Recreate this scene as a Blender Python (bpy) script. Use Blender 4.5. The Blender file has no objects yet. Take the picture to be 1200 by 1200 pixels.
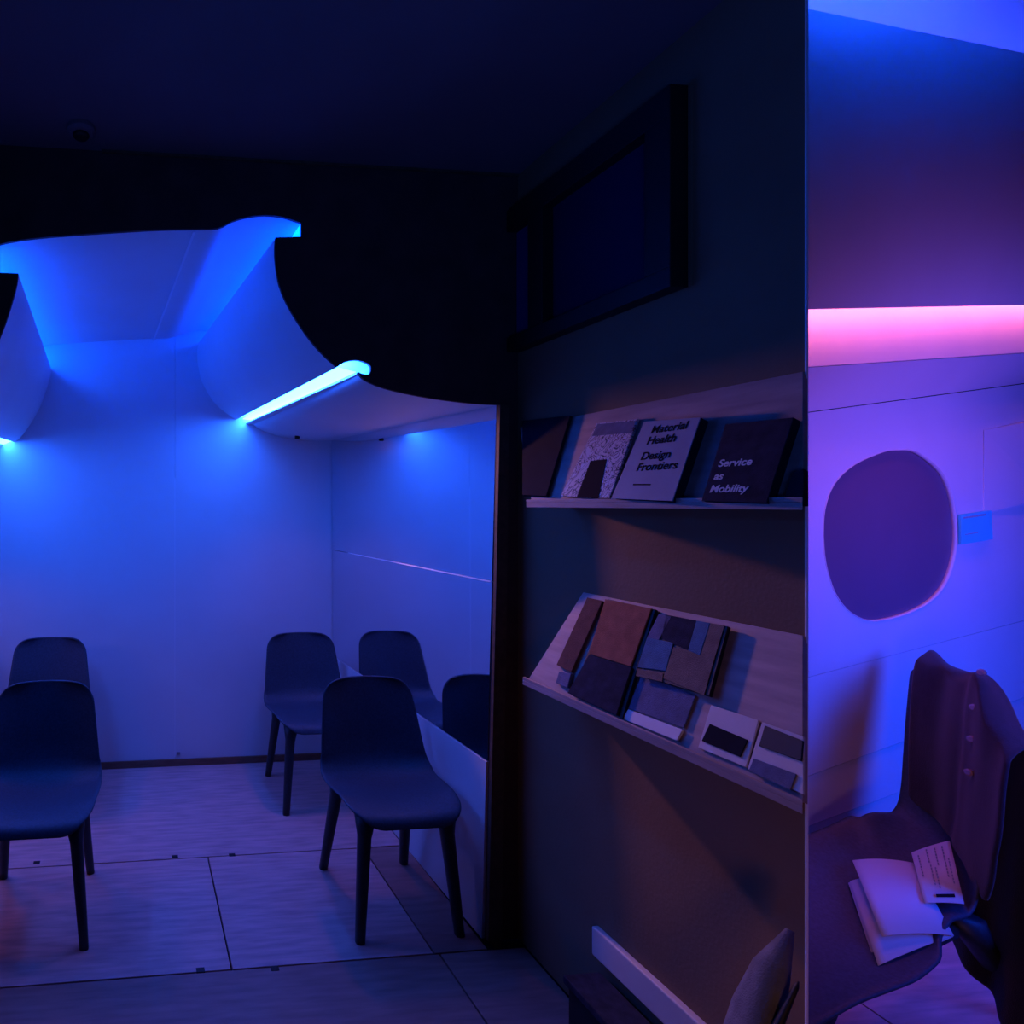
import bpy, bmesh, math, random
from mathutils import Vector, Matrix, noise
random.seed(4)
C = bpy.context.scene.collection
scn = bpy.context.scene

# ------------------------------------------------------------------ camera
F = 700.0; CX, CY = 225.0, 590.0; TH = math.atan2(70, F); EYE = Vector((0, 0, 1.55))
cam = bpy.data.objects.new('camera', bpy.data.cameras.new('camera')); C.objects.link(cam)
cam.location = EYE; cam.rotation_euler = (math.radians(90), 0, -TH)
cam.data.sensor_width = 36; cam.data.lens = 36 * F / 1200
cam.data.shift_x = (600 - CX) / 1200; cam.data.shift_y = -(600 - CY) / 1200
cam.data.clip_start = .05
scn.camera = cam
scn.view_settings.view_transform = 'Standard'; scn.view_settings.look = 'None'
scn.view_settings.exposure = 0; scn.view_settings.gamma = 1; scn.view_settings.use_curve_mapping = False
# ------------------------------------------------------------------ world: a very dim violet gloom
w = bpy.data.worlds.new('world'); scn.world = w; w.use_nodes = True
w.node_tree.nodes['Background'].inputs[0].default_value = (.16, .10, .42, 1)
w.node_tree.nodes['Background'].inputs[1].default_value = .004

def area(name, loc, target, col, power, sx, sy, spread=180):
    l = bpy.data.lights.new(name, 'AREA'); l.shape = 'RECTANGLE'; l.size = sx; l.size_y = sy
    l.color = col; l.energy = power; l.spread = math.radians(spread)
    o = bpy.data.objects.new(name, l); C.objects.link(o); o.location = loc
    o.rotation_euler = (Vector(target) - Vector(loc)).to_track_quat('-Z', 'Y').to_euler()
    return o
# unseen blue fill light added across the aisle to brighten the bay wall
area('bay_blue_fill', (2.95, .4, 1.5), (2.9, 1.9, .95), (.002, .055, 1), 24, 1.6, .9, 118)
area('bay_pink_fill', (2.6, .45, 1.45), (2.5, 1.75, 1.80), (1, .16, .42), 1.15, 1.6, .10, 76)  # unseen pink fill, added to tint the bin and upper wall
# warm lamp somewhere to the left, outside the cabin opening
area('warm_lamp_left', (-1.35, 2.6, 1.25), (-.3, 2.9, .1), (1, .42, .16), .38, .3, .3, 110)
for lx, lz in ((.93, 1.93), (-.95, 1.74)):
    area('cabin_floor_fill', (lx, 2.85, lz), (lx * .9, 2.8, 0), (1, .30, .48), .50, .25, .05, 110)  # unseen fill lights added to redden the cabin floor
# unseen fill lights added to lift the dark front room
area('room_fill_warm', (-.3, -.9, .5), (1.369, .85, .7), (1, .40, .30), .28, .5, .5, 34)
area('room_fill_blue', (-.2, -.5, 1.2), (.75, 1.0, 2.9), (.03, .14, 1), 4.2, .6, .4, 100)
sp_ = bpy.data.lights.new('wall_spot_fill', 'SPOT'); sp_.color = (1, .36, .34); sp_.energy = 75; sp_.spot_size = math.radians(46); sp_.spot_blend = .35; sp_.shadow_soft_size = .05  # unseen spot added to light the right wall up to a shadow edge
so = bpy.data.objects.new('wall_spot_fill', sp_); C.objects.link(so); so.location = (.95, 3.38, 1.90)
so.rotation_euler = (Vector((1.34, 1.3, 1.02)) - Vector(so.location)).to_track_quat('-Z', 'Y').to_euler()

# ------------------------------------------------------------------ pixel -> point helpers (used to place things at their real depth)
def ray(x, y):
    u = (x - CX) / F
    return Vector((u * math.cos(TH) + math.sin(TH), -u * math.sin(TH) + math.cos(TH), (CY - y) / F))
def hit(px, p0, n):
    r = ray(*px); return EYE + r * ((Vector(p0) - EYE).dot(n) / r.dot(n))
def onY(px, Y): return hit(px, (0, Y, 0), Vector((0, 1, 0)))
def onX(px, X): return hit(px, (X, 0, 0), Vector((1, 0, 0)))
def onZ(px, Z): return hit(px, (0, 0, Z), Vector((0, 0, 1)))

# ------------------------------------------------------------------ materials
def mat(name, col, rough=.5, metal=0, bump=0, bscale=200, var=0, vscale=6, spec=.5, emit=None, estr=0, stretch=(1, 1, 1), sheen=0):
    m = bpy.data.materials.new(name); m.use_nodes = True; nt = m.node_tree; b = nt.nodes['Principled BSDF']
    b.inputs['Base Color'].default_value = (*col, 1); b.inputs['Roughness'].default_value = rough
    b.inputs['Metallic'].default_value = metal; b.inputs['Specular IOR Level'].default_value = spec
    if sheen: b.inputs['Sheen Weight'].default_value = sheen
    tc = nt.nodes.new('ShaderNodeTexCoord'); mp = nt.nodes.new('ShaderNodeMapping'); mp.inputs['Scale'].default_value = stretch
    nt.links.new(tc.outputs['Object'], mp.inputs[0])
    if var:
        n = nt.nodes.new('ShaderNodeTexNoise'); n.inputs['Scale'].default_value = vscale; n.inputs['Detail'].default_value = 6
        nt.links.new(mp.outputs[0], n.inputs['Vector'])
        r = nt.nodes.new('ShaderNodeValToRGB'); r.color_ramp.elements[0].position = .3; r.color_ramp.elements[1].position = .7
        r.color_ramp.elements[0].color = (*[c * (1 - var) for c in col], 1); r.color_ramp.elements[1].color = (*[min(1, c * (1 + var)) for c in col], 1)
        nt.links.new(n.outputs['Fac'], r.inputs[0]); nt.links.new(r.outputs[0], b.inputs['Base Color'])
    if bump:
        n = nt.nodes.new('ShaderNodeTexNoise'); n.inputs['Scale'].default_value = bscale; n.inputs['Detail'].default_value = 3
        nt.links.new(tc.outputs['Object'], n.inputs['Vector'])
        bp = nt.nodes.new('ShaderNodeBump'); bp.inputs['Strength'].default_value = bump; bp.inputs['Distance'].default_value = .002
        nt.links.new(n.outputs['Fac'], bp.inputs['Height']); nt.links.new(bp.outputs[0], b.inputs['Normal'])
    if emit:
        b.inputs['Emission Color'].default_value = (*emit, 1); b.inputs['Emission Strength'].default_value = estr
    return m
M = dict(
    panel=mat('white_cabin_panel', (.72, .72, .74), .45, bump=.1, bscale=60, var=.03, vscale=3),
    fascia=mat('black_fascia', (.07, .03, .03), .8, bump=.4, bscale=300, var=.25, vscale=9),
    edge=mat('brown_board_edge', (.09, .055, .035), .7, var=.3, vscale=40),
    ceil=mat('dark_ceiling', (.15, .11, .13), .9, bump=.3, bscale=80, var=.12, vscale=2),
    wall=mat('front_room_wall', (.21, .13, .075), .9, bump=.3, bscale=120, var=.1, vscale=3),
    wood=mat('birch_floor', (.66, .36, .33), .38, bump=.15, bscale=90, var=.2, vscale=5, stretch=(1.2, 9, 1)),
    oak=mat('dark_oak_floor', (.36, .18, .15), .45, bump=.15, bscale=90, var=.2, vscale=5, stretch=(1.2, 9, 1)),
    sub=mat('dark_subfloor', (.02, .016, .016), .9, var=.2),
    base=mat('brown_baseboard', (.22, .10, .06), .5, var=.25, vscale=12, stretch=(1, 1, 6)),
    shell=mat('dark_recycled_plastic', (.035, .055, .085), .55, bump=.3, bscale=350, var=.25, vscale=120),
    leg=mat('black_plastic_leg', (.02, .028, .036), .5, bump=.2, bscale=200, var=.2, vscale=60),
    shelf=mat('plywood_shelf', (.42, .31, .28), .6, bump=.15, bscale=100, var=.18, vscale=7, stretch=(6, 1, 6)),
    black=mat('black_frame', (.006, .006, .008), .6, bump=.1, var=.2),
    glass=mat('dark_pane', (.012, .018, .07), .25, var=.1, vscale=2),
    glassb=mat('blue_pane', (.03, .04, .22), .3, var=.15, vscale=3),
    white=mat('white_board', (.66, .62, .60), .6, bump=.1, var=.06, vscale=8),
    paper=mat('paper', (.72, .68, .70), .7, bump=.1, bscale=60, var=.03, vscale=9),
    ink=mat('black_ink', (.012, .012, .02), .9, spec=.08, var=.1),
    inkw=mat('white_ink', (.75, .75, .75), .7, var=.03),
    bluec=mat('grey_blue_cover', (.30, .33, .40), .6, var=.05, vscale=12),
    dark=mat('charcoal_cover', (.016, .018, .03), .9, spec=.08, var=.2, vscale=12),
    navy=mat('navy_fabric', (.025, .03, .055), .9, spec=.1, bump=.6, bscale=500, var=.3, vscale=40),
    rust=mat('rust_fabric', (.30, .10, .055), .9, bump=.6, bscale=500, var=.2, vscale=40),
    plum=mat('dark_red_fabric', (.12, .045, .035), .9, bump=.6, bscale=500, var=.2, vscale=40),
    teal=mat('blue_fabric', (.05, .16, .28), .9, bump=.6, bscale=500, var=.2, vscale=40),
    slate=mat('slate_fabric', (.12, .14, .24), .9, bump=.6, bscale=500, var=.2, vscale=40),
    taupe=mat('taupe_fabric', (.19, .14, .11), .9, bump=.6, bscale=500, var=.2, vscale=40),
    grey=mat('grey_fabric', (.15, .15, .17), .95, bump=.8, bscale=300, var=.3, vscale=25),
    jacket=mat('black_wool', (.018, .012, .018), .95, bump=.8, bscale=400, var=.3, vscale=60, sheen=.25),
    button=mat('pale_button', (.5, .3, .32), .2, metal=.4, var=.1),
    shade=mat('violet_window_shade', (.17, .10, .16), .5, var=.06, vscale=2),
    cyan=mat('pale_cyan_card', (.06, .75, .80), .5, var=.05, vscale=20),
    metal=mat('grey_metal', (.35, .35, .38), .35, metal=.8, var=.1),
    trim=mat('pale_edge_trim', (.85, .84, .88), .35, var=.02),
)
def emitter(name, col, s):
    m = mat(name, (.8, .8, .8), .5, emit=col, estr=s); return m
M['led_blue'] = emitter('blue_led', (.0, .07, 1), 22)
M['led_blue_r'] = emitter('blue_led_right', (.0, .045, 1), 18)
M['led_white'] = emitter('cold_white_led', (.012, .110, 1), 56)
M['led_pink'] = emitter('pink_led', (1, .15, .15), 12)
M['led_bay'] = emitter('bay_blue_led', (.0, .06, 1), 60)
# mirror: silvered glass, slightly tinted and soft
mm = bpy.data.materials.new('mirror'); mm.use_nodes = True; b = mm.node_tree.nodes['Principled BSDF']
b.inputs['Metallic'].default_value = 1; b.inputs['Base Color'].default_value = (.80, .84, .90, 1); b.inputs['Roughness'].default_value = .03
nz = mm.node_tree.nodes.new('ShaderNodeTexNoise'); nz.inputs['Scale'].default_value = 3
mr = mm.node_tree.nodes.new('ShaderNodeMapRange'); mr.inputs[3].default_value = .02; mr.inputs[4].default_value = .05
mm.node_tree.links.new(nz.outputs['Fac'], mr.inputs[0]); mm.node_tree.links.new(mr.outputs[0], b.inputs['Roughness'])
M['mirror'] = mm
# printed, marbled magazine cover
pm = mat('marbled_cover', (.5, .5, .5), .5); nt = pm.node_tree
vo = nt.nodes.new('ShaderNodeTexNoise'); vo.inputs['Scale'].default_value = 20; vo.inputs['Detail'].default_value = 3; vo.inputs['Distortion'].default_value = 2.5
rp = nt.nodes.new('ShaderNodeValToRGB'); rp.color_ramp.interpolation = 'CONSTANT'
e = rp.color_ramp.elements; e[0].color = (.62, .56, .58, 1); e[1].position = .42; e[1].color = (.05, .05, .09, 1)
e2 = e.new(.47); e2.color = (.60, .56, .62, 1); e3 = e.new(.54); e3.color = (.14, .05, .07, 1); e4 = e.new(.58); e4.color = (.60, .60, .70, 1)
tcn = nt.nodes.new('ShaderNodeTexCoord'); nt.links.new(tcn.outputs['Object'], vo.inputs['Vector'])
nt.links.new(vo.outputs['Fac'], rp.inputs[0]); nt.links.new(rp.outputs[0], nt.nodes['Principled BSDF'].inputs['Base Color'])
M['marble'] = pm

# ------------------------------------------------------------------ object helpers
def tag(o, label=None, cat=None, group=None, kind=None):
    if label: o['label'] = label
    if cat: o['category'] = cat
    if group: o['group'] = group
    if kind: o['kind'] = kind
    return o
def obj(name, verts, faces, m, parent=None, smooth=False, bevel=0, solid=0, weld=False):
    me = bpy.data.meshes.new(name); me.from_pydata([tuple(v) for v in verts], [], faces)
    bm = bmesh.new(); bm.from_mesh(me)
    if weld: bmesh.ops.remove_doubles(bm, verts=bm.verts, dist=1e-5)
    bmesh.ops.recalc_face_normals(bm, faces=bm.faces); bm.to_mesh(me); bm.free()
    me.materials.append(M[m])
    if smooth:
        for p in me.polygons: p.use_smooth = True
    o = bpy.data.objects.new(name, me); C.objects.link(o)
    if parent: o.parent = parent; o.matrix_parent_inverse = Matrix.Translation(parent.location).inverted()
    if solid:
        s = o.modifiers.new('s', 'SOLIDIFY'); s.thickness = solid; s.offset = 0
    if bevel:
        s = o.modifiers.new('b', 'BEVEL'); s.width = bevel; s.segments = 2; s.limit_method = 'ANGLE'
    return o
def empty(name, loc=(0, 0, 0)):
    o = bpy.data.objects.new(name, None); C.objects.link(o); o.location = loc; o.empty_display_size = .1; return o
BF = [(0, 1, 2, 3), (4, 7, 6, 5), (0, 4, 5, 1), (1, 5, 6, 2), (2, 6, 7, 3), (3, 7, 4, 0)]
def box(name, a, b, m, parent=None, bevel=.002):
    (x0, y0, z0), (x1, y1, z1) = a, b
    v = [(x0, y0, z0), (x1, y0, z0), (x1, y1, z0), (x0, y1, z0), (x0, y0, z1), (x1, y0, z1), (x1, y1, z1), (x0, y1, z1)]
    return obj(name, v, BF, m, parent, bevel=bevel)
def hexa(name, base, top, m, parent=None, bevel=.001):      # two quads joined
    return obj(name, list(base) + list(top), BF, m, parent, bevel=bevel)
def prism(name, outline, d, m, parent=None, bevel=0):       # n-gon outline pushed by vector d
    n = len(outline); v = [Vector(p) for p in outline] + [Vector(p) + Vector(d) for p in outline]
    f = [tuple(range(n)), tuple(range(2 * n - 1, n - 1, -1))] + [(i, (i + 1) % n, (i + 1) % n + n, i + n) for i in range(n)]
    return obj(name, v, f, m, parent, bevel=bevel)
def loft(name, A, B, m, parent=None, thick=.012, steps=6, smooth=True, out=None):   # strip between two polylines
    n = len(A); v = []; f = []
    for k in range(steps + 1):
        t = k / steps
        v += [Vector(a).lerp(Vector(b), t) for a, b in zip(A, B)]
    for k in range(steps):
        for i in range(n - 1):
            f.append((k * n + i, k * n + i + 1, (k + 1) * n + i + 1, (k + 1) * n + i))
    o = obj(name, v, f, m, parent, smooth=smooth)
    if thick:
        s = o.modifiers.new('s', 'SOLIDIFY'); s.thickness = thick; s.offset = 1
        # push the thickness away from the cabin air
        if out is not None:
            nrm = o.data.polygons[len(o.data.polygons) // 2].normal
            s.offset = 1 if nrm.dot(Vector(out)) > 0 else -1
    if thick and smooth:
        q = o.modifiers.new('e', 'EDGE_SPLIT'); q.split_angle = math.radians(35)
    return o
def dense(pts, n=4):                                        # Catmull-Rom through points
    P = [Vector(p) for p in pts]; r = []
    for i in range(len(P) - 1):
        a = P[max(0, i - 1)]; b_ = P[i]; c = P[i + 1]; d = P[min(len(P) - 1, i + 2)]
        for k in range(n):
            t = k / n
            r.append(.5 * ((2 * b_) + (c - a) * t + (2 * a - 5 * b_ + 4 * c - d) * t * t + (3 * b_ - a - 3 * c + d) * t ** 3))
    r.append(P[-1]); return r
def text_mesh(name, body, p00, ux, uy, size, m, parent, n, lift=.0012, bold=0):
    cu = bpy.data.curves.new(name, 'FONT'); cu.body = body; cu.size = size; cu.extrude = .0004; cu.space_line = .95; cu.offset = bold
    t = bpy.data.objects.new(name, cu); C.objects.link(t)
    dg = bpy.context.evaluated_depsgraph_get(); dg.update()
    me = bpy.data.meshes.new_from_object(t.evaluated_get(dg)); bpy.data.objects.remove(t)
    ux, uy, n = Vector(ux).normalized(), Vector(uy).normalized(), Vector(n).normalized()
    for v in me.vertices: v.co = Vector(p00) + ux * v.co.x + uy * v.co.y + n * (lift + v.co.z)
    me.materials.clear(); me.materials.append(M[m]); me.name = name
    o = bpy.data.objects.new(name, me); C.objects.link(o)
    if parent: o.parent = parent; o.matrix_parent_inverse = Matrix.Translation(parent.location).inverted()
    return o

YF, YB = 2.014, 3.525          # front board of the cabin set, its back wall
XW = 1.369                     # right wall of the front room
ZC = 2.721                     # ceiling
YE = 1.0905                    # where the right wall ends
# ================================================================== SETTING
# floor: dark subfloor with birch panels laid on it
fl = box('floor', (-2.2, -1.0, -.05), (6.1, 3.62, -.016), 'sub', bevel=0); tag(fl, kind='structure')
g = .003
rows = [(2.60, 3.53, [-1.75, 1.226]), (1.963, 2.60, [-1.75, -.545, .33, 1.035, 1.232]),
        (1.30, 1.963, [-1.75, 1.052, 1.365]), (.45, 1.30, [-1.75, .2, 1.365])]
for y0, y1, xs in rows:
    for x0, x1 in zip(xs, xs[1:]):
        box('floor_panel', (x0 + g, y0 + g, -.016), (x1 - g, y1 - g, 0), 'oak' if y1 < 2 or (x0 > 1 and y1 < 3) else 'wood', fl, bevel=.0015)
def hinge(px):
    p = onZ(px, 0); box('floor_latch', (p.x - .014, p.y - .010, -.004), (p.x + .014, p.y + .010, .002), 'black', fl, bevel=.001)
for px in ((43, 1011), (205, 1004), (272, 1002), (235, 1137), (322, 1135)): hinge(px)
# ceiling + small detector
ce = box('ceiling', (-2.2, -1.0, ZC), (XW + .02, YF + .05, ZC + .05), 'ceil', bevel=0); tag(ce, kind='structure')

# front board (fascia) with the fuselage outline cut out of it
ceilF = [(-25, 298), (0, 288), (40, 281), (100, 276), (180, 271), (228, 270), (255, 269), (272, 261), (290, 256), (310, 254), (330, 256), (343, 260), (352, 263)]
binF = [(322, 280), (321, 300), (326, 335), (340, 366), (362, 399), (380, 419), (394, 431)]
ledF = [(394, 431), (403, 425), (415, 423), (425, 425), (433, 430), (431, 440), (418, 437)]
lowF = [(418, 438), (426, 446), (450, 456), (490, 465), (530, 471), (560, 474), (582, 475)]
LbinF = [(22, 322), (18, 345), (0, 398), (-28, 442), (-60, 470), (-90, 486)]
LlowF = [(-118, 494), (-160, 508), (-230, 520), (-330, 526)]
def Y2(pts, Y, n=3):
    return dense([onY(p, Y) for p in pts], n)
outl = (Y2(ceilF, YF) + [onY((352, 279), YF)] + Y2(binF, YF) + Y2(ledF, YF, 2)[1:] + Y2(lowF, YF)[1:]
        + [onY((568, 1100), YF)])
xl = -1.5
left = [Vector((xl, YF, 0)), Vector((xl, YF, 1.76))] + list(reversed(Y2(LlowF, YF))) + [onY((-104, 478), YF), onY((-96, 478), YF)] \
    + list(reversed(Y2(LbinF, YF))) + [onY((-25, 320), YF)]
ring = outl + left               # opening, clockwise from the cove on the left
# the board's visible face: opening + outer rectangle filled as one surface
def board_with_hole(name, outer, inner, d, m):
    bm = bmesh.new()
    def loop(pts):
        vs = [bm.verts.new(p) for p in pts]; return [bm.edges.new((vs[i], vs[(i + 1) % len(vs)])) for i in range(len(vs))]
    es = loop(outer) + loop(inner)
    bmesh.ops.triangle_fill(bm, use_beauty=True, use_dissolve=False, edges=es)
    ret = bmesh.ops.extrude_face_region(bm, geom=list(bm.faces))
    bmesh.ops.translate(bm, verts=[v for v in ret['geom'] if isinstance(v, bmesh.types.BMVert)], vec=d)
    bmesh.ops.recalc_face_normals(bm, faces=bm.faces)
    me = bpy.data.meshes.new(name); bm.to_mesh(me); bm.free(); me.materials.append(M[m])
    o = bpy.data.objects.new(name, me); C.objects.link(o); return o
# opening reaches the floor, so the board outline is one open frame
fr = [Vector((XW - .002, YF, 0)), Vector((XW - .002, YF, ZC)), Vector((-2.2, YF, ZC)), Vector((-2.2, YF, 0))]
poly = fr + list(reversed([p for p in ring]))[0:0]
rr = list(ring)
i0 = max(range(len(rr)), key=lambda i: rr[i].x - rr[i].z)     # bottom right corner of the opening
rot = rr[i0:] + rr[:i0]
# rot starts bottom right -> (xl,0) ... -> round the top back to the right edge
rot[0] = Vector((rot[0].x, YF, 0))
frame = [Vector((XW - .002, YF, 0)), Vector((XW - .002, YF, ZC - .001)), Vector((-2.2, YF, ZC - .001)), Vector((-2.2, YF, 0))] + rot[1:] + [rot[0]]
bm = bmesh.new(); vs = [bm.verts.new(p) for p in frame]; es = [bm.edges.new((vs[i], vs[(i + 1) % len(vs)])) for i in range(len(vs))]
bmesh.ops.triangle_fill(bm, use_beauty=True, use_dissolve=False, edges=es)
ret = bmesh.ops.extrude_face_region(bm, geom=list(bm.faces))
bmesh.ops.translate(bm, verts=[v for v in ret['geom'] if isinstance(v, bmesh.types.BMVert)], vec=(0, -.012, 0))
bmesh.ops.recalc_face_normals(bm, faces=bm.faces)
me = bpy.data.meshes.new('wall_front_board'); bm.to_mesh(me); bm.free(); me.materials.append(M['fascia'])
fb = bpy.data.objects.new('wall_front', me); C.objects.link(fb); tag(fb, kind='structure')
# thin pale trim where board meets ceiling, and brown edge batten beside the opening
t1 = box('trim_1', (-.1, YF - .024, ZC - .010), (XW - .005, YF - .013, ZC - .003), 'edge', bevel=0); tag(t1, kind='structure')
bt = hexa('trim_2', [onY((569, 1100), YF - .013), onY((585, 1112), YF - .013), onY((594, 475), YF - .013), onY((583, 475), YF - .013)],
          [onY((569, 1100), YF - .013) + Vector((0, -.016, 0)), onY((585, 1112), YF - .013) + Vector((0, -.016, 0)), onY((594, 475), YF - .013) + Vector((0, -.016, 0)), onY((583, 475), YF - .013) + Vector((0, -.016, 0))], 'edge')
tag(bt, kind='structure')

# ------------------------------------------------------------------ cabin interior
def Xr(Y, z):                                             # inner face of the right side wall
    t = (Y - YF) / (YB - YF); a = 1.243 + (1.295 - 1.243) * z / 1.9; b = 1.214 + (1.201 - 1.214) * z / 1.9
    return a + (b - a) * t
def side(name, z0, z1, m, dx=0, thick=.014, y0=YF + .002, y1=YB, parent=None):
    n = 10; A = [(Xr(y0, z0 + (z1 - z0) * i / n) + dx, y0, z0 + (z1 - z0) * i / n) for i in range(n + 1)]
    B = [(Xr(y1, z0 + (z1 - z0) * i / n) + dx, y1, z0 + (z1 - z0) * i / n) for i in range(n + 1)]
    return loft(name, A, B, m, parent, thick, 10, True, (1, 0, 0))
wr = side('wall_right', 0, 1.97, 'panel', dx=.022); tag(wr, kind='structure')
dado = side('dado_panel', .0, .628, 'panel', dx=-.004, thick=.02, y1=YB - .005)
tag(dado, 'white low panel along the cabin side wall under the mirror', 'panel')
mir = empty('wall_mirror', (Xr(2.7, .63), 2.7, .63)); tag(mir, 'large mirror covering the cabin side wall above the white low panel', 'mirror')
side('lower_pane', .632, 1.268, 'mirror', dx=0, thick=.006, parent=mir, y1=YB - .004)
side('upper_pane', 1.272, 1.945, 'mirror', dx=0, thick=.006, parent=mir, y1=YB - .004)
side('joint_strip', 1.2675, 1.2725, 'trim', dx=-.001, thick=.003, parent=mir, y0=YF + .01, y1=YB - .25)

wb = empty('wall_back', (0, YB, 0)); tag(wb, kind='structure')
seamx = onY((205, 600), YB).x
box('wall_panel', (-1.5, YB, .0), (seamx - .0006, YB + .02, 2.62), 'panel', wb, bevel=.001)
box('wall_panel', (seamx + .0006, YB, .0), (1.30, YB + .02, 2.62), 'panel', wb, bevel=.001)
box('seam_filler', (seamx - .0012, YB - .0006, .05), (seamx + .0012, YB + .01, 1.70), 'trim', wb, bevel=0)
p = onY((209, 883), YB)
box('wall_button', (p.x - .010, YB - .008, p.z - .006), (p.x + .010, YB, p.z + .010), 'metal', wb, bevel=.003)
bb = box('baseboard_back', (-1.5, YB - .012, 0), (1.198, YB, .040), 'base'); tag(bb, kind='structure')
wl = box('wall_left', (xl - .03, YF + .002, 0), (xl, YB, 1.80), 'panel'); tag(wl, kind='structure')

# curved ceiling shell with the light coves
ceilB = [(44, 411), (55, 405), (90, 402), (120, 400), (155, 398), (180, 397), (200, 396), (212, 392), (222, 389), (233, 387), (246, 388), (254, 390), (260, 392)]
cs = loft('ceiling_shell', Y2(ceilF, YF), Y2(ceilB, YB), 'panel', None, .012, 6, True, (0, 0, 1)); cs.name = 'ceiling_cabin'; tag(cs, kind='structure')
loft('ceiling_joint', [onY((226, 272.6), YF), onY((229, 272.6), YF)], [onY((179, 399.2), YB), onY((181, 399.2), YB)], 'trim', cs, .002, 4, False)
A0, A1 = onY((352, 263), YF), onY((352, 279), YF); B0, B1 = onY((262, 392), YB), onY((262, 402), YB)
def cabin_bin(name, label, Fp, Bp, FT, BT, coveF, coveB, ledm, lowFp, lowBp, out, ledpts, sgn):
    e = empty(name, (Fp[3].x, YF, Fp[-1].z)); tag(e, label, 'luggage bin', 'overhead bins of the cabin set')
    loft('bin_face', Fp, Bp, 'panel', e, .012, 8, True, out)
    loft('bin_top', FT, BT, 'panel', e, .012, 2, False, (0, 0, -1))
    c = loft('cove_light', coveF, coveB, ledm, e, 0, 2, False)
    return e
# right bin
binB = [(232, 403), (231, 415), (233, 434), (239, 453), (251, 472), (263, 483), (276, 492)]
FR = Y2(binF, YF); BR = Y2(binB, YB)
br = cabin_bin('overhead_bin', 'white curved overhead bin at the right, with a bright light strip under it', FR, BR,
               [onY((322, 280), YF), A1], [onY((232, 403), YB), B1], [A0, A1], [B0, B1], 'led_blue_r', None, None, (1, 0, .2), None, 1)
for a_, b_, nm, mt in (((394, 431), (418, 437), 'light_lens', 'led_white'),):
    loft(nm, [onY(a_, YF) + Vector((0, .004, .004)), onY(b_, YF) + Vector((0, .004, .004))], [onY((284, 491), YB), onY((295, 492.5), YB)], mt, br, 0, 4, False)
LF = Y2(ledF, YF, 2); LB = [onY((276 + (p[0] - 394) * .52, 492 + (p[1] - 431) * .5), YB) for p in [(394, 431), (403, 425), (415, 423), (425, 425), (433, 430), (431, 440), (418, 437)]]
loft('light_channel', LF, dense(LB, 2), 'panel', br, .006, 3, True, (0, 0, 1))
# lower ceiling panel over the seats
lowB = [(294, 494), (302, 502), (318, 509), (340, 514), (358, 516), (372, 516.5), (388, 516)]
lp = loft('service_panel', Y2(lowF, YF), Y2(lowB, YB), 'panel', None, .012, 6, True, (0, 0, 1))
tag(lp, 'smooth curved ceiling panel above the seats by the mirror', 'ceiling panel')
# left bin
LbinB = [(60, 432), (58, 445), (48, 475), (36, 497), (24, 513), (16, 518)]
Lc0, Lc1 = onY((-25, 298), YF), onY((-25, 320), YF); Lb0, Lb1 = onY((40, 408), YB), onY((40, 424), YB)
bl = cabin_bin('overhead_bin', 'white curved overhead bin cut by the left edge of the picture', Y2(LbinF, YF), Y2(LbinB, YB),
               [onY((22, 322), YF), Lc1], [onY((60, 432), YB), Lb1], [Lc0, Lc1], [Lb0, Lb1], 'led_blue', None, None, (-1, 0, .2), None, -1)
loft('light_lens', [onY((-90, 486), YF + .004), onY((-112, 490), YF + .004)], [onY((14, 517), YB), onY((4, 521), YB)], 'led_white', bl, 0, 3, False)
LlB = [(2, 523), (-30, 530), (-70, 535), (-130, 538)]
lp2 = loft('service_panel', Y2(LlowF, YF), Y2(LlB, YB), 'panel', None, .012, 6, True, (0, 0, 1))
tag(lp2, 'curved ceiling panel above the seats at the far left, nearly out of view', 'ceiling panel')

# ------------------------------------------------------------------ front room right wall (ends in a mitre with a thin trim)
dr = ray(943.6, 600); dr = Vector((dr.x, dr.y, 0)).normalized()
th = .05; e0 = Vector((XW, YE, 0)); e1 = e0 + (dr + Vector((.12, .0, 0))).normalized() * (th / (dr.x)) 
wlr = prism('wall_right_front', [(XW, YF - .001, 0), (XW, YE, 0), (e1.x, e1.y, 0), (e1.x, YF - .001, 0)], (0, 0, ZC), 'wall')
wlr.name = 'wall_right.001'; tag(wlr, kind='structure')
tr = box('trim_3', (XW - .001, YE - .0035, 0), (XW + .003, YE, ZC), 'trim', bevel=0); tag(tr, kind='structure')

# high window in the right wall
wq = lambda px: onX(px, XW)
def wallquad(name, pts, d0, d1, m, parent, X=XW, bevel=.001):
    P = [onX(p, X) for p in pts]
    return hexa(name, [q + Vector((-d0, 0, 0)) for q in P], [q + Vector((-d1, 0, 0)) for q in P], m, parent, bevel)
wn = empty('window_1', tuple(onX((806, 342), XW))); tag(wn, kind='structure')
yl = YF - .02; za, zb = 2.085, 2.585; y1_ = onX((807, 200), XW).y
box('window_frame', (XW - .05, y1_, zb - .075), (XW, yl, zb), 'black', wn)
box('window_frame', (XW - .05, y1_, za), (XW, yl, za + .05), 'black', wn)
box('window_frame', (XW - .05, y1_, za + .05), (XW, y1_ + .075, zb - .075), 'black', wn)
ym = onX((652, 300), XW).y
box('window_frame', (XW - .05, ym, za + .05), (XW, ym + .07, zb - .075), 'black', wn)
box('window_pane', (XW - .012, y1_ + .075, za + .05), (XW - .004, ym, zb - .075), 'glass', wn, bevel=0)
box('window_pane', (XW - .012, ym + .07, za + .05), (XW - .004, yl, zb - .075), 'glassb', wn, bevel=0)
box('window_beading', (XW - .006, y1_ - .012, za), (XW, y1_ - .004, zb - .01), 'wall', wn, bevel=0)

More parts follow.
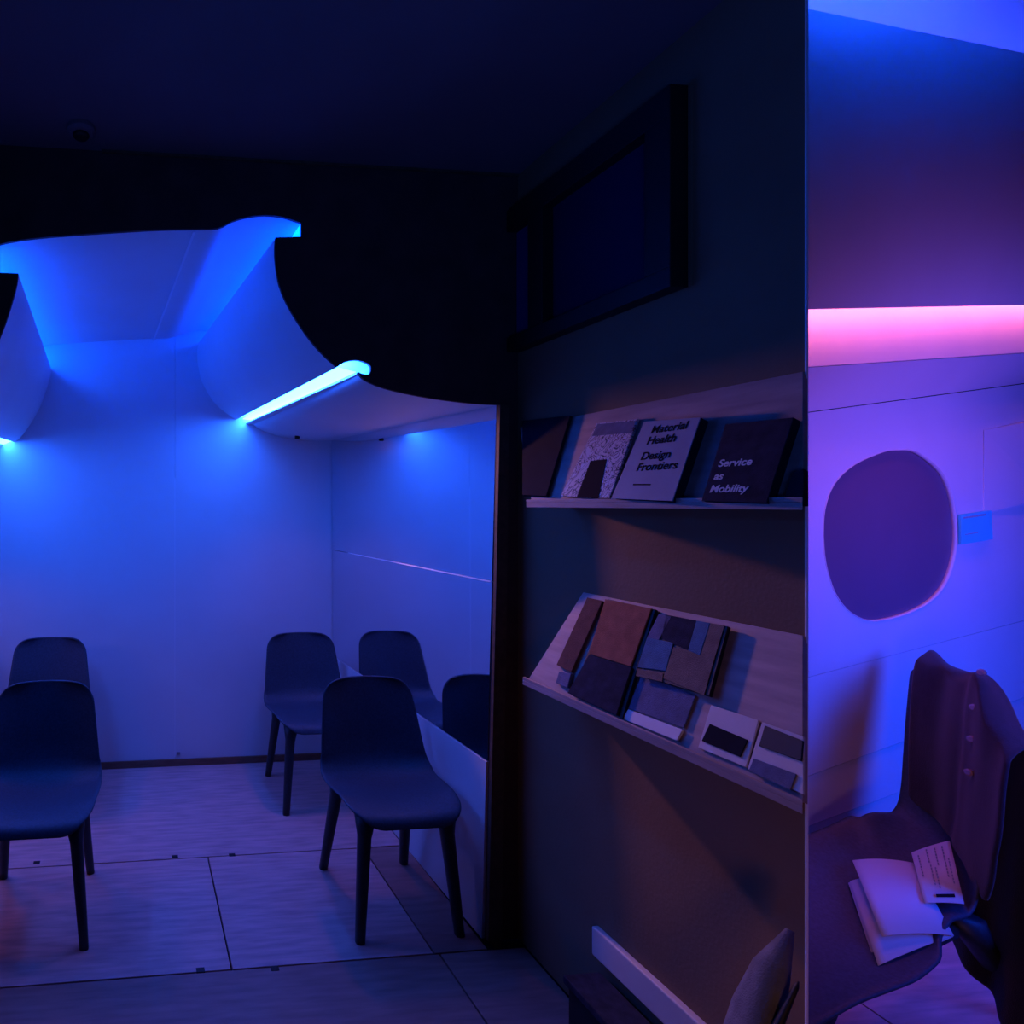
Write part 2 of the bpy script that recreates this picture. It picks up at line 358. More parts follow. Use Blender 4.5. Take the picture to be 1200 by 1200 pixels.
# ------------------------------------------------------------------ sloping display shelves
def lim(px, lean_p, lean_n): return hit(px, lean_p, lean_n)
def display(zb, zt, name, label, yleft, ylefttop):
    # sloping back board: from (XW-.135, zb) up to (XW-.012, zt); lip board below
    xf = XW - .15; e = empty(name, (XW, 1.4, zb)); tag(e, label, 'shelf', 'display shelves on the wall')
    yr = lambda X: X / dr.x * dr.y + .004              # mitred right end
    a, b_ = Vector((xf + .018, 0, zb)), Vector((XW - .004, 0, zt)); n = Vector((-(b_.z - a.z), 0, (b_.x - a.x))).normalized()
    q = [Vector((a.x, yr(a.x), a.z)), Vector((a.x, yleft, a.z)), Vector((b_.x, ylefttop, b_.z)), Vector((b_.x, yr(b_.x), b_.z))]
    hexa('back_board', q, [v - n * .012 + (Vector((0, 0, 0)) if v.x < XW - .02 else Vector((-.0, 0, 0))) for v in q], 'shelf', e, .001)
    P = [Vector((xf, yr(xf), zb - .014)), Vector((xf, yleft, zb - .014)), Vector((XW, yleft, zb - .014)), Vector((XW, yr(XW), zb - .014))]
    hexa('ledge', P, [v + Vector((0, 0, .014)) for v in P], 'shelf', e, .001)
    P = [Vector((xf, yr(xf), zb)), Vector((xf, yleft, zb)), Vector((xf + .008, yleft, zb)), Vector((xf + .008, yr(xf + .008), zb))]
    hexa('front_lip', P, [v + Vector((0, 0, .010)) for v in P], 'shelf', e, .001)
    return a, n
sa, sn = display(1.552, 1.820, 'display_shelf', 'upper sloping plywood display shelf carrying the books', 1.745, 1.99)
la, ln = display(.996, 1.280, 'display_shelf', 'lower sloping plywood display shelf carrying fabric samples', 1.762, 1.69)
SH = {'u': (sa, sn), 'l': (la, ln)}
def leaf(name, key, px, d0, d1, m, parent=None, bevel=.001):
    a, n = SH[key]; P = [hit(p, a + n * d1, n) for p in px]
    return hexa(name, [q + n * (d0 - d1) for q in P], P, m, parent, bevel)
def lay(name, key, px, d, label, cat, m, group, d0=.002):      # top-level flat thing on the sloping board
    return tag(leaf(name, key, px, d0, d, m), label, cat, group)
def root_at(name, key, px, label, cat, group):
    a, n = SH[key]; e = empty(name, tuple(hit(px, a, n))); return tag(e, label, cat, group)
G1 = 'books on the upper display shelf'; G2 = 'fabric and material samples on the lower shelf'
lay('book', 'u', [(612, 493), (668, 487), (640, 581), (612, 580)], .012, 'dark blue booklet in shadow at the far left end of upper shelf', 'book', 'dark', G1)
# patterned magazine
e = root_at('magazine', 'u', (700, 580), 'magazine with a busy marbled cover and black figure, left of the grey book', 'magazine', G1)
leaf('cover', 'u', [(699, 496), (747, 491), (714, 584), (657, 581)], .003, .010, 'marble', e)
leaf('cover_figure', 'u', [(693, 540), (711, 538), (705, 561), (703, 583), (677, 582), (684, 558)][:0] or [(692, 540), (711, 538), (701, 584), (676, 582)], .010, .0106, 'ink', e, 0)
leaf('title_block', 'u', [(700, 497), (745, 493), (739, 507), (694, 511)], .010, .0105, 'slate', e, 0)
# grey-blue book
e = root_at('book', 'u', (760, 580), 'thick pale grey book with black title Material Health Design Frontiers', 'book', G1)
leaf('book_block', 'u', [(757, 494), (821, 489), (788, 587), (720, 584)], .003, .026, 'dark', e, .001)
leaf('front_cover', 'u', [(755, 494), (821, 489), (788, 587), (716, 584)], .0262, .0285, 'bluec', e, .0008)
a, n = SH['u']; up = Vector((XW - .004 - a.x, 0, .268)).normalized(); alng = Vector((0, -1, 0))
def sp(px, d): return hit(px, SH['u'][0] + SH['u'][1] * d, SH['u'][1])
for body, px, sz in (('Material', (762, 508), .030), ('Health', (757, 521), .030), ('Design', (750, 539), .030), ('Frontiers', (745, 552), .030)):
    text_mesh('title_text', body, sp(px, .0285), alng, up, sz, 'ink', e, n, .0002, .0006)
leaf('small_print', 'u', [(742, 567), (763, 567), (762, 568.6), (741.6, 568.6)], .0285, .0288, 'ink', e, 0)
# dark book
e = root_at('book', 'u', (860, 580), 'black book with white title Service as Mobility on upper shelf', 'book', G1)
leaf('book_block', 'u', [(852, 497), (930, 489), (898, 589), (824, 587)], .003, .022, 'dark', e, .001)
leaf('front_cover', 'u', [(850, 497), (930, 489), (898, 589), (822, 587)], .0222, .0245, 'navy', e, .0008)
for body, px, sz in (('Service', (841, 547), .024), ('as', (836, 562), .024), ('Mobility', (831, 577), .024)):
    text_mesh('title_text', body, sp(px, .0245), alng, up, sz, 'inkw', e, n, .0002, .0005)
lay('booklet', 'u', [(929, 554), (941.5, 549), (941.5, 590.5), (916, 590)], .014, 'low black booklet at the right end of the upper shelf', 'booklet', 'dark', G1)

# lower shelf
lay('fabric_sample', 'l', [(688, 700), (706, 704), (669, 788), (652, 779)], .010, 'dark red fabric swatch in shadow at the left of lower shelf', 'fabric sample', 'plum', G2)
lay('fabric_sample', 'l', [(655, 787), (669, 789), (665, 806), (651, 800)], .011, 'tiny pale swatch tag below the dark red fabric', 'fabric sample', 'slate', G2)
e = root_at('sample_folder', 'l', (700, 800), 'sample folder, rust fabric above and navy fabric below', 'sample folder', G2)
leaf('upper_swatch', 'l', [(709, 702), (763, 713), (739, 781), (690, 766)], .012, .016, 'rust', e)
leaf('lower_swatch', 'l', [(690, 767), (740, 782), (722, 838), (665, 812)], .012, .018, 'navy', e)
leaf('folder_back', 'l', [(712, 702), (768, 714), (729, 842), (670, 815)], .002, .0115, 'black', e)
e = root_at('fabric_board', 'l', (800, 780), 'patchwork sample board of blue, teal, slate and taupe fabric squares', 'sample board', G2)
leaf('board_back', 'l', [(772, 719), (853, 734), (831, 816), (752, 792)], .007, .016, 'black', e)
for nm, q, m in (('swatch', [(772, 719), (787, 722), (772, 750), (758, 747)], 'slate'), ('swatch', [(780, 720), (816, 727), (806, 762), (775, 748)], 'navy'),
                 ('swatch', [(816, 727), (832, 730), (820, 768), (806, 762)], 'teal'), ('swatch', [(832, 730), (849, 733), (838, 769), (821, 767)], 'taupe'),
                 ('swatch', [(758, 747), (789, 753), (780, 786), (747, 782)], 'teal'), ('swatch', [(789, 758), (838, 769), (825, 815), (777, 795)], 'taupe'),
                 ('swatch', [(747, 783), (777, 789), (776, 799), (745, 792)], 'taupe')):
    leaf(nm, 'l', q, .0165, .0185 if m != 'taupe' else .0178, m, e)
e = root_at('booklet', 'l', (770, 840), 'slate blue booklet with white foot strip under the patchwork sample board', 'booklet', G2)
leaf('cover', 'l', [(752, 789), (815, 815), (801, 853), (736, 830)], .002, .006, 'slate', e)
leaf('foot_strip', 'l', [(736, 831), (800, 855), (793, 868), (729, 842)], .002, .0075, 'inkw', e)
e = root_at('sample_card', 'l', (860, 880), 'white card with one dark swatch, left of the two swatch card', 'sample card', G2)
leaf('card', 'l', [(833, 826), (889, 844), (874, 899), (818, 876)], .002, .006, 'white', e)
leaf('swatch', 'l', [(831.5, 848), (876, 867), (867, 887), (822, 868)], .0062, .009, 'dark', e)
e = root_at('sample_card', 'l', (910, 890), 'white card with a black and a grey swatch at right end of lower shelf', 'sample card', G2)
leaf('card', 'l', [(893, 846), (941.5, 863), (941.5, 931), (876, 901)], .002, .006, 'white', e)
leaf('swatch', 'l', [(896, 850), (941, 868), (939, 892), (889, 874)], .0062, .010, 'black', e)
leaf('swatch', 'l', [(883, 888.5), (933, 907), (926, 926), (877, 903)], .0062, .009, 'slate', e)

# low ledge along the foot of the wall
sk = box('baseboard_right', (XW - .022, 1.105, .222), (XW, 1.635, .306), 'white', None, .004); tag(sk, kind='structure')
e = empty('low_bench', (1.30, 1.4, 0)); tag(e, 'low dark bench along the foot of the right wall, under the white board', 'bench')
box('bench_top', (XW - .14, 1.125, .175), (XW - .026, 1.60, .198), 'navy', e, .004)
box('bench_body', (XW - .13, 1.14, .03), (XW - .026, 1.59, .174), 'black', e, .003)
for yy in (1.16, 1.55): box('foot', (XW - .12, yy, 0), (XW - .04, yy + .03, .03), 'black', e, .002)
# little round fixture on the ceiling
p = onZ((95, 150), ZC)
def disc(name, c, r, h, m, parent=None, seg=24, axis=2):
    v = []; f = []
    for s, (rr_, hh) in enumerate(((r, 0), (r, h * .6), (r * .8, h))):
        for i in range(seg):
            a = 2 * math.pi * i / seg
            q = [rr_ * math.cos(a), rr_ * math.sin(a), hh]
            if axis == 1: q = [q[0], q[2], q[1]]
            v.append(Vector(c) + Vector(q))
    for s in range(2):
        for i in range(seg): f.append((s * seg + i, s * seg + (i + 1) % seg, (s + 1) * seg + (i + 1) % seg, (s + 1) * seg + i))
    f += [tuple(range(seg)), tuple(range(2 * seg, 3 * seg))]
    return obj(name, v, f, m, parent, smooth=False, bevel=.001)
e = empty('smoke_detector', (p.x, p.y, ZC)); tag(e, 'small round dark detector on the dark ceiling at upper left', 'smoke detector')
disc('body', (p.x, p.y, ZC), .045, -.02, 'ceil', e); disc('sensor_cap', (p.x, p.y, ZC - .02), .025, -.012, 'black', e)

# ------------------------------------------------------------------ chairs
PROF = [(-.235, .405), (-.222, .428), (-.19, .440), (-.12, .442), (-.04, .436), (.03, .432), (.09, .438), (.135, .458), (.165, .495), (.185, .55), (.2, .62), (.217, .70), (.232, .77), (.238, .81)]
PROF2 = PROF[:6] + [(.10, .434), (.160, .441), (.200, .460), (.214, .505), (.218, .58), (.222, .66), (.229, .74), (.236, .81)]
def shell_mesh(name, T=None, ysc=1.0, ext=0):
    P = dense([Vector((0, y * ysc - (ext if y < 0 else 0) * min(1, -y / .2 if y < 0 else 0), z)) for y, z in (PROF2 if ext else PROF)], 4)
    L = [0]
    for a_, b_ in zip(P, P[1:]): L.append(L[-1] + (b_ - a_).length)
    tot = L[-1]; nu = 16; v = []; f = []
    for k, p_ in enumerate(P):
        s = L[k] / tot
        W = .202 + .033 * math.sin(min(1, s / .45) * math.pi / 2) if s < .45 else .235 - .047 * ((s - .45) / .55) ** 1.1
        def rnd(d, R): return 0 if d >= R else R - math.sqrt(max(0, R * R - (R - d) ** 2))
        if ext and s > .45: W = .205 - .015 * min(1, (s - .45) / .2)
        sx = 0
        if ext: k_ = min(1, max(0, (.55 - s) / .2)); W += .018 * k_; sx = .036 * k_
        W -= rnd(L[k], .11) * .85 + rnd(tot - L[k], .03 if ext else .075)
        W = max(W, .05)
        back = min(1, max(0, (s - .42) / .2)); mid = 1 - abs(s - .5) * 1.3
        for j in range(nu + 1):
            u = -1 + 2 * j / nu; c = u * u
            dz = c * .028 * (1 - back) * min(1, s * 5); dy = -c * (.030 + .035 * max(0, mid)) * back
            v.append(Vector((u * W + sx, p_.y + dy, p_.z + dz + (c * .02 * max(0, mid) * back * (1 - back) * 4))))
    if T: v = [T @ q for q in v]
    m = nu + 1
    for k in range(len(P) - 1):
        for j in range(nu): f.append((k * m + j, k * m + j + 1, (k + 1) * m + j + 1, (k + 1) * m + j))
    return v, f
def leg_verts(top, bot, r0, r1, T=None, flare=True):
    v = []; f = []; seg = 10; N = 6
    for k in range(N + 1):
        t = k / N; c = Vector(top).lerp(Vector(bot), t)
        r = r0 + (r1 - r0) * t
        if flare and k == 0: r *= 1.45
        for i in range(seg):
            a_ = 2 * math.pi * i / seg
            cx_, sy_ = math.cos(a_), math.sin(a_)
            sq = 1 / max(abs(cx_), abs(sy_)) ** .45
            v.append(c + Vector((cx_ * r * sq, sy_ * r * sq, 0)))
    for k in range(N):
        for i in range(seg): f.append((k * seg + i, k * seg + (i + 1) % seg, (k + 1) * seg + (i + 1) % seg, (k + 1) * seg + i))
    f += [tuple(range(seg)), tuple(range(N * seg, (N + 1) * seg))]
    if T: v = [T @ q for q in v]
    return v, f
def child(name, vf, m, root, smooth=True, solid=0, sub=0):
    me = bpy.data.meshes.new(name); me.from_pydata([tuple(q) for q in vf[0]], [], vf[1]); me.materials.append(M[m])
    b2 = bmesh.new(); b2.from_mesh(me); bmesh.ops.recalc_face_normals(b2, faces=b2.faces); b2.to_mesh(me); b2.free()
    for p_ in me.polygons: p_.use_smooth = smooth
    o = bpy.data.objects.new(name, me); C.objects.link(o); o.parent = root
    if solid: s = o.modifiers.new('s', 'SOLIDIFY'); s.thickness = solid; s.offset = 0
    if sub: s = o.modifiers.new('u', 'SUBSURF'); s.levels = s.render_levels = sub
    return o
def frame_mesh(T=None):                 # moulded cross frame right under the shell
    v = []; f = []
    def bar(a_, b_, w_, h):
        a_, b_ = Vector(a_), Vector(b_); d = (b_ - a_).normalized(); s = Vector((-d.y, d.x, 0)) * w_; k = len(v)
        for q in (a_ - s, b_ - s, b_ + s, a_ + s): v.append(q)
        for q in (a_ - s, b_ - s, b_ + s, a_ + s): v.append(q + Vector((0, 0, -h)))
        for fc in BF: f.append(tuple(i + k for i in fc))
    z = .422
    bar((-.145, -.165, z), (.145, -.165, z), .016, .03); bar((-.145, .12, z), (.145, .12, z), .016, .03)
    bar((-.145, -.165, z), (-.145, .12, z), .016, .03); bar((.145, -.165, z), (.145, .12, z), .016, .03)
    if T: v = [T @ q for q in v]
    return v, f
LEGS = [((-.150, -.165), (-.185, -.205)), ((.150, -.165), (.185, -.205)), ((-.145, .125), (-.178, .225)), ((.145, .125), (.178, .225))]
def make_chair(label, group):
    r = empty('dining_chair'); tag(r, label, 'chair', group)
    child('seat_shell', shell_mesh('s'), 'shell', r, True, .010, 1)
    child('under_frame', frame_mesh(), 'leg', r, False)
    for (tx, ty), (bx, by) in LEGS: child('leg', leg_verts((tx, ty, .425), (bx, by, 0), .025, .0165), 'leg', r)
    return r
def copy_tree(o):
    c = o.copy(); C.objects.link(c)
    for ch in o.children:
        d = ch.copy(); C.objects.link(d); d.parent = c
    return c
GC = 'dark moulded chairs in the blue cabin set'
spots = [((.985, 2.245), 0, 'dark moulded chair nearest the mirror, in the front row at right'),
         ((-.352, 2.315), 0, 'dark moulded chair in the front row at left, cut by the left picture edge'),
         ((.948, 3.12), 0, 'dark moulded chair in the back row at right, behind the front mirror chair'),
         ((-.445, 3.14), 0, 'dark moulded chair in the back row, standing behind the front left chair'),
         ((-1.06, 3.14), 0, 'dark moulded chair in the back row, a sliver at the far left picture edge')]
c0 = make_chair(spots[0][2], GC)
for i, ((x, y), a_, lb) in enumerate(spots):
    o = c0 if i == 0 else copy_tree(c0)
    o.location = (x, y, 0); o.rotation_euler = (0, 0, a_); o['label'] = lb

# ================================================================== SECOND BAY, beyond the end of the right wall
n2 = Vector((.282, -1, 0)).normalized()         # bay wall faces the aisle
W0 = Vector((3.282, 1.992, 0))
def bay(px, off=0): return hit(px, W0 + n2 * off, n2)
def line(yl_, yr_, off, a=-.6, b_=1.75):
    p_, q_ = bay((945, yl_), off), bay((1200, yr_), off); d = q_ - p_
    # keep the far ends clear of the front room's wall
    while (p_ + d * a).x < 1.44: a += .02
    return [p_ + d * (a + (b_ - a) * i / 24) for i in range(25)]
def strip(name, l0, l1, m, parent=None, thick=.012, mid=None, n=8):
    rowsv = []
    L0, L1 = line(*l0), line(*l1)
    for k in range(n + 1):
        t = k / n; bulge = 0 if mid is None else mid * 4 * t * (1 - t)
        rowsv.append([a_.lerp(b_, t) + n2 * bulge for a_, b_ in zip(L0, L1)])
    v = [p_ for r_ in rowsv for p_ in r_]; f = []
    for k in range(n):
        for i in range(24): f.append((k * 25 + i, k * 25 + i + 1, (k + 1) * 25 + i + 1, (k + 1) * 25 + i))
    o = obj(name, v, f, m, parent, smooth=True)
    if thick:
        s = o.modifiers.new('s', 'SOLIDIFY'); s.thickness = thick
        s.offset = -1 if o.data.polygons[0].normal.dot(n2) > 0 else 1
        q = o.modifiers.new('e', 'EDGE_SPLIT'); q.split_angle = math.radians(35)
    return o
# wall with window: upper part holds the oval
OV = [(964, 628), (966, 597), (977, 567), (1001, 544), (1035, 529), (1053, 526.5), (1072, 528), (1092, 541), (1107, 558), (1117, 584), (1121.6, 619), (1120, 649),
      (1111, 680), (1094, 703), (1066, 719), (1033, 728), (1011, 726), (992, 714.5), (977, 693), (967, 660)]
ov3 = dense([bay(p_) for p_ in OV] + [bay(OV[0])], 4)[:-1]
w2 = empty('wall_side', tuple(bay((1060, 900)))); tag(w2, kind='structure')
top = line(484, 450, 0); bot = line(794, 727, 0)
outer = top + list(reversed(bot))
up_ = board_with_hole('wall_panel', outer, ov3, -n2 * .014, 'panel')
up_.parent = w2; up_.matrix_parent_inverse = Matrix.Translation(w2.location).inverted()
strip('wall_panel', (794.5, 727.5, .0), (910, 817, .003), 'panel', w2)
strip('wall_panel', (910.5, 817.5, .001), (969, 872, .003), 'panel', w2)
pf = [Vector((q.x, q.y, 0)) for q in line(969, 872, .002)]
L2 = line(969.5, 872.5, .001)
v = L2 + pf; f = [(i, i + 1, 26 + i, 25 + i) for i in range(24)]
o = obj('wall_panel', v, f, 'panel', w2); s = o.modifiers.new('s', 'SOLIDIFY'); s.thickness = .012; s.offset = -1 if o.data.polygons[0].normal.dot(n2) > 0 else 1
# cabin window: reveal ring, shade
wi = empty('window_2', tuple(bay((1040, 728)))); tag(wi, kind='structure')
cen = sum(ov3, Vector()) / len(ov3); N = len(ov3)
ring_v = [q + n2 * .001 for q in ov3] + [cen + (q - cen) * .992 - n2 * .012 for q in ov3]
o = obj('window_reveal', ring_v, [(i, (i + 1) % N, (i + 1) % N + N, i + N) for i in range(N)], 'white', wi, smooth=True)
o.modifiers.new('s', 'SOLIDIFY').thickness = .003
shv = [cen + (q - cen) * 1.0 - n2 * .010 for q in ov3]
prism('window_shade', shv, -n2 * .006, 'shade', wi)
# neighbouring window's surround: a shallow raised flap right of the oval
def bq(pts): return [bay(*p_) for p_ in pts]
rf = empty('window_surround', tuple(bay((1175, 600)))); tag(rf, 'shallow raised window surround at the right picture edge, above the cyan card', 'window surround')
A_ = [bay((1152, 504), .0), bay((1230, 487), .0), bay((1230, 583), .0), bay((1152, 602), .0)]
Bq = [bay((1153, 504), .003), bay((1230, 490), .030), bay((1230, 583), .012), bay((1153, 602), .002)]
hexa('surround_face', A_, Bq, 'panel', rf, .002)
# cyan card stuck beside the window
cc = empty('small_card', tuple(bay((1142, 636)))); tag(cc, 'small pale cyan card fixed to the wall right of oval window', 'card')
q0 = [bay(p_, .002) for p_ in ((1123, 603), (1158, 598), (1160, 632), (1123, 638))]
hexa('card', q0, [q + n2 * .008 for q in q0], 'cyan', cc, .001)
for pts in (((1129, 606), (1155, 602), (1155, 604), (1129, 608)), ((1131, 626), (1146, 623.5), (1146, 624.5), (1131, 627))):
    q1 = [bay(p_, .0101) for p_ in pts]; hexa('print_line', q1, [q + n2 * .0004 for q in q1], 'bluec', cc, 0)

# overhead bin of the bay
ob = empty('overhead_bin', tuple(bay((1072, 470), .03))); tag(ob, 'long overhead bin above the oval window, with a pink light line', 'luggage bin')
strip('bin_underside', (483, 449, .004), (431, 414, .085), 'panel', ob, mid=.010)
strip('bin_lower_face', (430, 413, .086), (346, 341, .065), 'panel', ob, mid=.008)
strip('bin_upper_face', (362, 357, .178), (10, 62, .23), 'panel', ob, thick=.010, mid=.03, n=14)
strip('bin_lip', (362, 357, .176), (346, 341, .168), 'panel', ob, thick=.003)
# pink strip hidden behind the lip, shining down the lower face
l_a, l_b = line(344, 339, .160), line(344, 339, .110)
obj('pink_light_strip', l_a + l_b, [(i, i + 1, 26 + i, 25 + i) for i in range(24)], 'led_pink', ob)
# bay ceiling and blue cove over the bin
cl = strip('ceiling_bay', (-170, -130, .45), (-175, -172, .0), 'panel', None, thick=.01); cl.name = 'ceiling.001'; tag(cl, kind='structure')
cv = strip('cove_back', (30, 75, .06), (-170, -170, .10), 'panel', ob)
lb0, lb1 = line(30, 80, .19), line(30, 80, .14)
obj('blue_light_strip', lb0 + lb1, [(i, i + 1, 26 + i, 25 + i) for i in range(24)], 'led_bay', ob)
# bay floor panels
def wallY(x): return W0.y + .282 * (x - W0.x)
for x0, x1 in ((1.43, 2.25), (2.25, 3.1), (3.1, 4.0), (4.0, 5.0), (5.0, 6.0)):
    for k, (ya, yb_) in enumerate(((-.9, .55), (.55, None))):
        ya_ = ya + g
        P = [Vector((x0 + g, ya_, -.016)), Vector((x1 - g, ya_, -.016)), Vector((x1 - g, (wallY(x1) - .005) if yb_ is None else yb_, -.016)), Vector((x0 + g, (wallY(x0) - .005) if yb_ is None else yb_, -.016))]
        hexa('floor_panel', P, [q + Vector((0, 0, .016)) for q in P], 'wood', fl, .0015)

# chair of the bay: same shell, deeper seat, turned to face along the wall
AM = Matrix(((-.572, 1.204, .256), (-.799, .140, .172), (-.245, .240, 1.143)))
CT = Vector((1.921, 1.349, .02))
base = Vector((1.93, 1.36, 0)); TT = Matrix.Translation(CT - base) @ AM.to_4x4()
r = empty('dining_chair', tuple(base)); tag(r, 'large dark moulded chair below the oval window, jacket on its back', 'chair')
child('seat_shell', shell_mesh('s', TT, 1.0, .17), 'shell', r, True, .012, 1)
def foot(lx, ly):
    q = TT @ Vector((lx, ly, 0)); return Vector((q.x, q.y, 0))
for (tx, ty), (bx, by) in LEGS:
    ty -= .10 if ty < 0 else 0; by -= .12 if by < 0 else 0
    t_ = TT @ Vector((tx, ty, .425)); b_ = foot(bx, by)
    if by > 0: b_ = onZ((1262, 1262) if bx > 0 else (1228, 1206), 0) - base
    child('leg', leg_verts(t_, b_, .030, .019), 'leg', r)
fv, ff = frame_mesh(); fv = [TT @ Vector((q.x, q.y - (.1 if q.y < 0 else 0), q.z)) for q in fv]
child('under_frame', (fv, ff), 'leg', r, False)
print('CHAIRPTS', [tuple(round(c, 2) for c in (base + TT @ Vector(q))) for q in ((-.18, .245, .8), (.18, .245, .8), (.2, -.3, .44), (-.2, -.3, .44), (.178, .225, 0))])

# jacket hung over the near half of the backrest
jk = empty('jacket', tuple(base + TT @ Vector((.18, .24, .8)))); tag(jk, 'black buttoned jacket hung over the back of the chair under the oval window', 'jacket')
path = dense([Vector((0, y, z)) for y, z in ((.192, .485), (.192, .53), (.192, .60), (.197, .70), (.206, .79), (.222, .835), (.250, .845), (.272, .82), (.275, .72), (.27, .58), (.26, .44), (.25, .30), (.245, .20))], 3)
v = []; f = []; nu = 30
for k, p_ in enumerate(path):
    t = k / (len(path) - 1)
    x0, x1 = -.165, .200 + .062 * min(1, t / .25) + .05 * math.sin(t * 3.14)
    for j in range(nu + 1):
        u = j / nu; x = x0 + (x1 - x0) * u
        q = Vector((x, p_.y, p_.z))
        if t < .42: q.y -= .04 * (x / .2) ** 2 * (1 if x < 0 else .6)
        if t < .45: q.y -= .014 * max(0, min(1, (u - .52) * 30)); q.z += .012 * max(0, min(1, (u - .52) * 30)) * (t > .3)
        wv = .7 * .012 * math.sin(u * 17 + t * 3) * (.3 + t) + .01 * noise.noise(Vector((u * 5, t * 7, 1)))
        wv *= min(1, u * 4)
        q.y += -wv if t < .42 else wv
        q.z -= .07 * max(0, u - .6) ** 1.2 * (1 if .2 < t < .6 else .3)
        q.z += .052 * math.exp(-((u - .60) / .17) ** 2) * (1 if .3 < t < .55 else 0)
        v.append(base + TT @ q)
for k in range(len(path) - 1):
    for j in range(nu): f.append((k * (nu + 1) + j, k * (nu + 1) + j + 1, (k + 1) * (nu + 1) + j + 1, (k + 1) * (nu + 1) + j))
o = obj('jacket_body', v, f, 'jacket', jk, smooth=True); s = o.modifiers.new('s', 'SOLIDIFY'); s.thickness = .012; s = o.modifiers.new('u', 'SUBSURF'); s.levels = s.render_levels = 1
# collar roll and buttons
cv_, cf_ = leg_verts((0, 0, 0), (0, 0, -.13), .016, .020, None, False)
for k, (px, dd) in enumerate((((1150, 788), 0), ((1141, 829), 0), ((1138, 866), 0), ((1135, 905), 0))):
    # button lies on the front face of the jacket: local plane y ~ const
    a_ = base + TT @ Vector((.06, .20 - .012 * k, .80 - .09 * k)); nn = (AM @ Vector((0, -1, .15))).normalized()
    c = hit(px, a_ + nn * .012, nn)
    bv = []; seg = 12
    t1_ = nn.orthogonal().normalized(); t2_ = nn.cross(t1_)
    for h, rr_ in ((-.004, .009), (.002, .009), (.004, .006)):
        for i in range(seg):
            an = 2 * math.pi * i / seg; bv.append(c + nn * h + (t1_ * math.cos(an) + t2_ * math.sin(an)) * rr_)
    bf = [(s_ * seg + i, s_ * seg + (i + 1) % seg, (s_ + 1) * seg + (i + 1) % seg, (s_ + 1) * seg + i) for s_ in range(2) for i in range(seg)] + [tuple(range(seg)), tuple(range(2 * seg, 3 * seg))]
    obj('button', bv, bf, 'button', jk, smooth=False)

# folded brochure and ticket card on the seat
zs = (base + TT @ Vector((0, -.05, .44))).z
sn_ = (AM.inverted().transposed() @ Vector((0, 0, 1))).normalized()
s0 = base + TT @ Vector((0, -.05, .447))
def seat(px, h=0): return hit(px, s0 + sn_ * h, sn_)
br_ = empty('brochure', tuple(seat((1050, 1080)))); tag(br_, 'folded white brochure lying half open on the chair seat', 'brochure')
def sheet(name, pts, m, parent, t=.0015, nseg=8, sag=0):
    (a_, b_, c, d) = pts; v = []; f = []
    for k in range(nseg + 1):
        u = k / nseg; cz = sn_ * sag * 4 * u * (1 - u)
        v += [a_.lerp(b_, u) + cz, d.lerp(c, u) + cz]
    for k in range(nseg): f.append((2 * k, 2 * k + 2, 2 * k + 3, 2 * k + 1))
    o = obj(name, v, f, m, parent, smooth=True); o.modifiers.new('s', 'SOLIDIFY').thickness = t; return o
sheet('back_page', [seat((994, 1035), .004), seat((1072, 1020), .004), seat((1117, 1098), .004), seat((1028, 1138), .004)], 'paper', br_)
sheet('inner_page', [seat((996, 1033), .012), seat((1072, 1016), .010), seat((1117.5, 1097), .010), seat((1029, 1132), .014)], 'paper', br_, sag=.004)
sheet('front_page', [seat((999, 1008), .040), seat((1070, 1011), .022), seat((1118, 1096.5), .016), seat((1034, 1097), .048)], 'paper', br_, sag=.008)
tk = empty('ticket_card', tuple(seat((1100, 1030)))); tag(tk, 'small printed card with a black bar, resting on the brochure corner', 'card')
tq = [seat((1068, 999), .034), seat((1113, 985), .030), seat((1130, 1059), .032), seat((1083, 1058), .036)]
sheet('card', tq, 'paper', tk, sag=.003)
def tin(u, v_): return tq[0].lerp(tq[1], u).lerp(tq[3].lerp(tq[2], u), v_) + sn_ * (.0045 + .003 * 4 * u * (1 - u) - .0015)
def tbar(name, u0, u1, v0, v1, m): 
    q = [tin(u0, v0), tin(u1, v0), tin(u1, v1), tin(u0, v1)]; hexa(name, q, [p_ + sn_ * .0004 for p_ in q], m, tk, 0)
tbar('black_bar', .33, .80, .88, .93, 'ink')
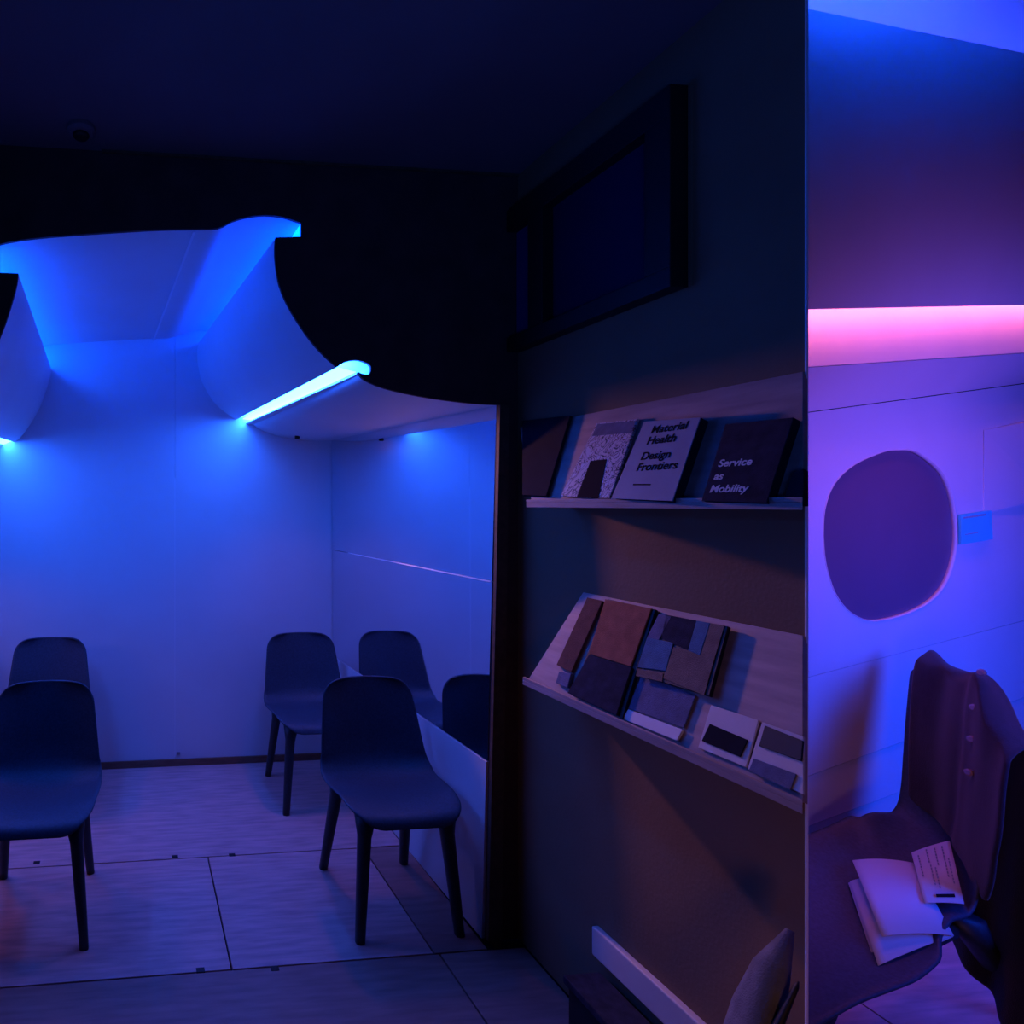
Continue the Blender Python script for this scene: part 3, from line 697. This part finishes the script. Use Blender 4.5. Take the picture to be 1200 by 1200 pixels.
for u0, v0, v1 in ((.12, .12, .55), (.34, .06, .30), (.36, .36, .72), (.46, .42, .80), (.55, .08, .40), (.74, .08, .62), (.84, .30, .70)):
    k = v0
    while k < v1:
        tbar('print_mark', u0, u0 + .035, k, k + .035, 'bluec'); k += .055

# leaning bundle at the lower right of the front room
bd = empty('fabric_roll', (1.2, 1.1, 0)); tag(bd, 'grey fabric roll with a black strap, blurred at the foot of the right wall', 'fabric roll')
def tube(name, a_, b_, r0, r1, m, parent, flat=1.0, seg=16, N=10, lump=0):
    a_, b_ = Vector(a_), Vector(b_); d = (b_ - a_).normalized(); x_ = d.orthogonal().normalized(); y_ = d.cross(x_); v = []; f = []
    for k in range(N + 1):
        t = k / N; r_ = r0 + (r1 - r0) * t
        r_ *= math.sqrt(max(.05, 1 - (max(0, abs(t - .5) * 2 - .8) / .2) ** 2))
        for i in range(seg):
            an = 2 * math.pi * i / seg; rr_ = r_ * (1 + lump * noise.noise(Vector((math.cos(an), math.sin(an), t * 5))))
            v.append(a_.lerp(b_, t) + x_ * math.cos(an) * rr_ + y_ * math.sin(an) * rr_ * flat)
    for k in range(N):
        for i in range(seg): f.append((k * seg + i, k * seg + (i + 1) % seg, (k + 1) * seg + (i + 1) % seg, (k + 1) * seg + i))
    f += [tuple(range(seg)), tuple(range(N * seg, (N + 1) * seg))]
    return obj(name, v, f, m, parent, smooth=True)
YP = 1.02
P0 = onY((868, 1215), YP); P1 = onY((926, 1090), YP)
dd = (P1 - P0).normalized(); P0 = P0 - dd * (P0.z / dd.z)            # runs down to the floor
P0.y -= .05
tube('roll', P0, P1, .05, .035, 'grey', bd, .8, lump=.5)
Q0 = onY((905, 1215), YP - .05); Q1 = onY((936, 1150), YP - .05)
tube('strap', Q0, Q1, .014, .006, 'black', bd, .6)
rl = empty('added_spot_nozzle', (.95, 3.38, 1.905)); tag(rl, 'tiny dark nozzle added at the made-up wall spot near the back corner', 'added lamp')
disc('nozzle', (.95, 3.38, 1.925), .014, .02, 'black', rl); disc('nozzle_ring', (.95, 3.38, 1.945), .022, .006, 'metal', rl)  # housing made up for the added spot
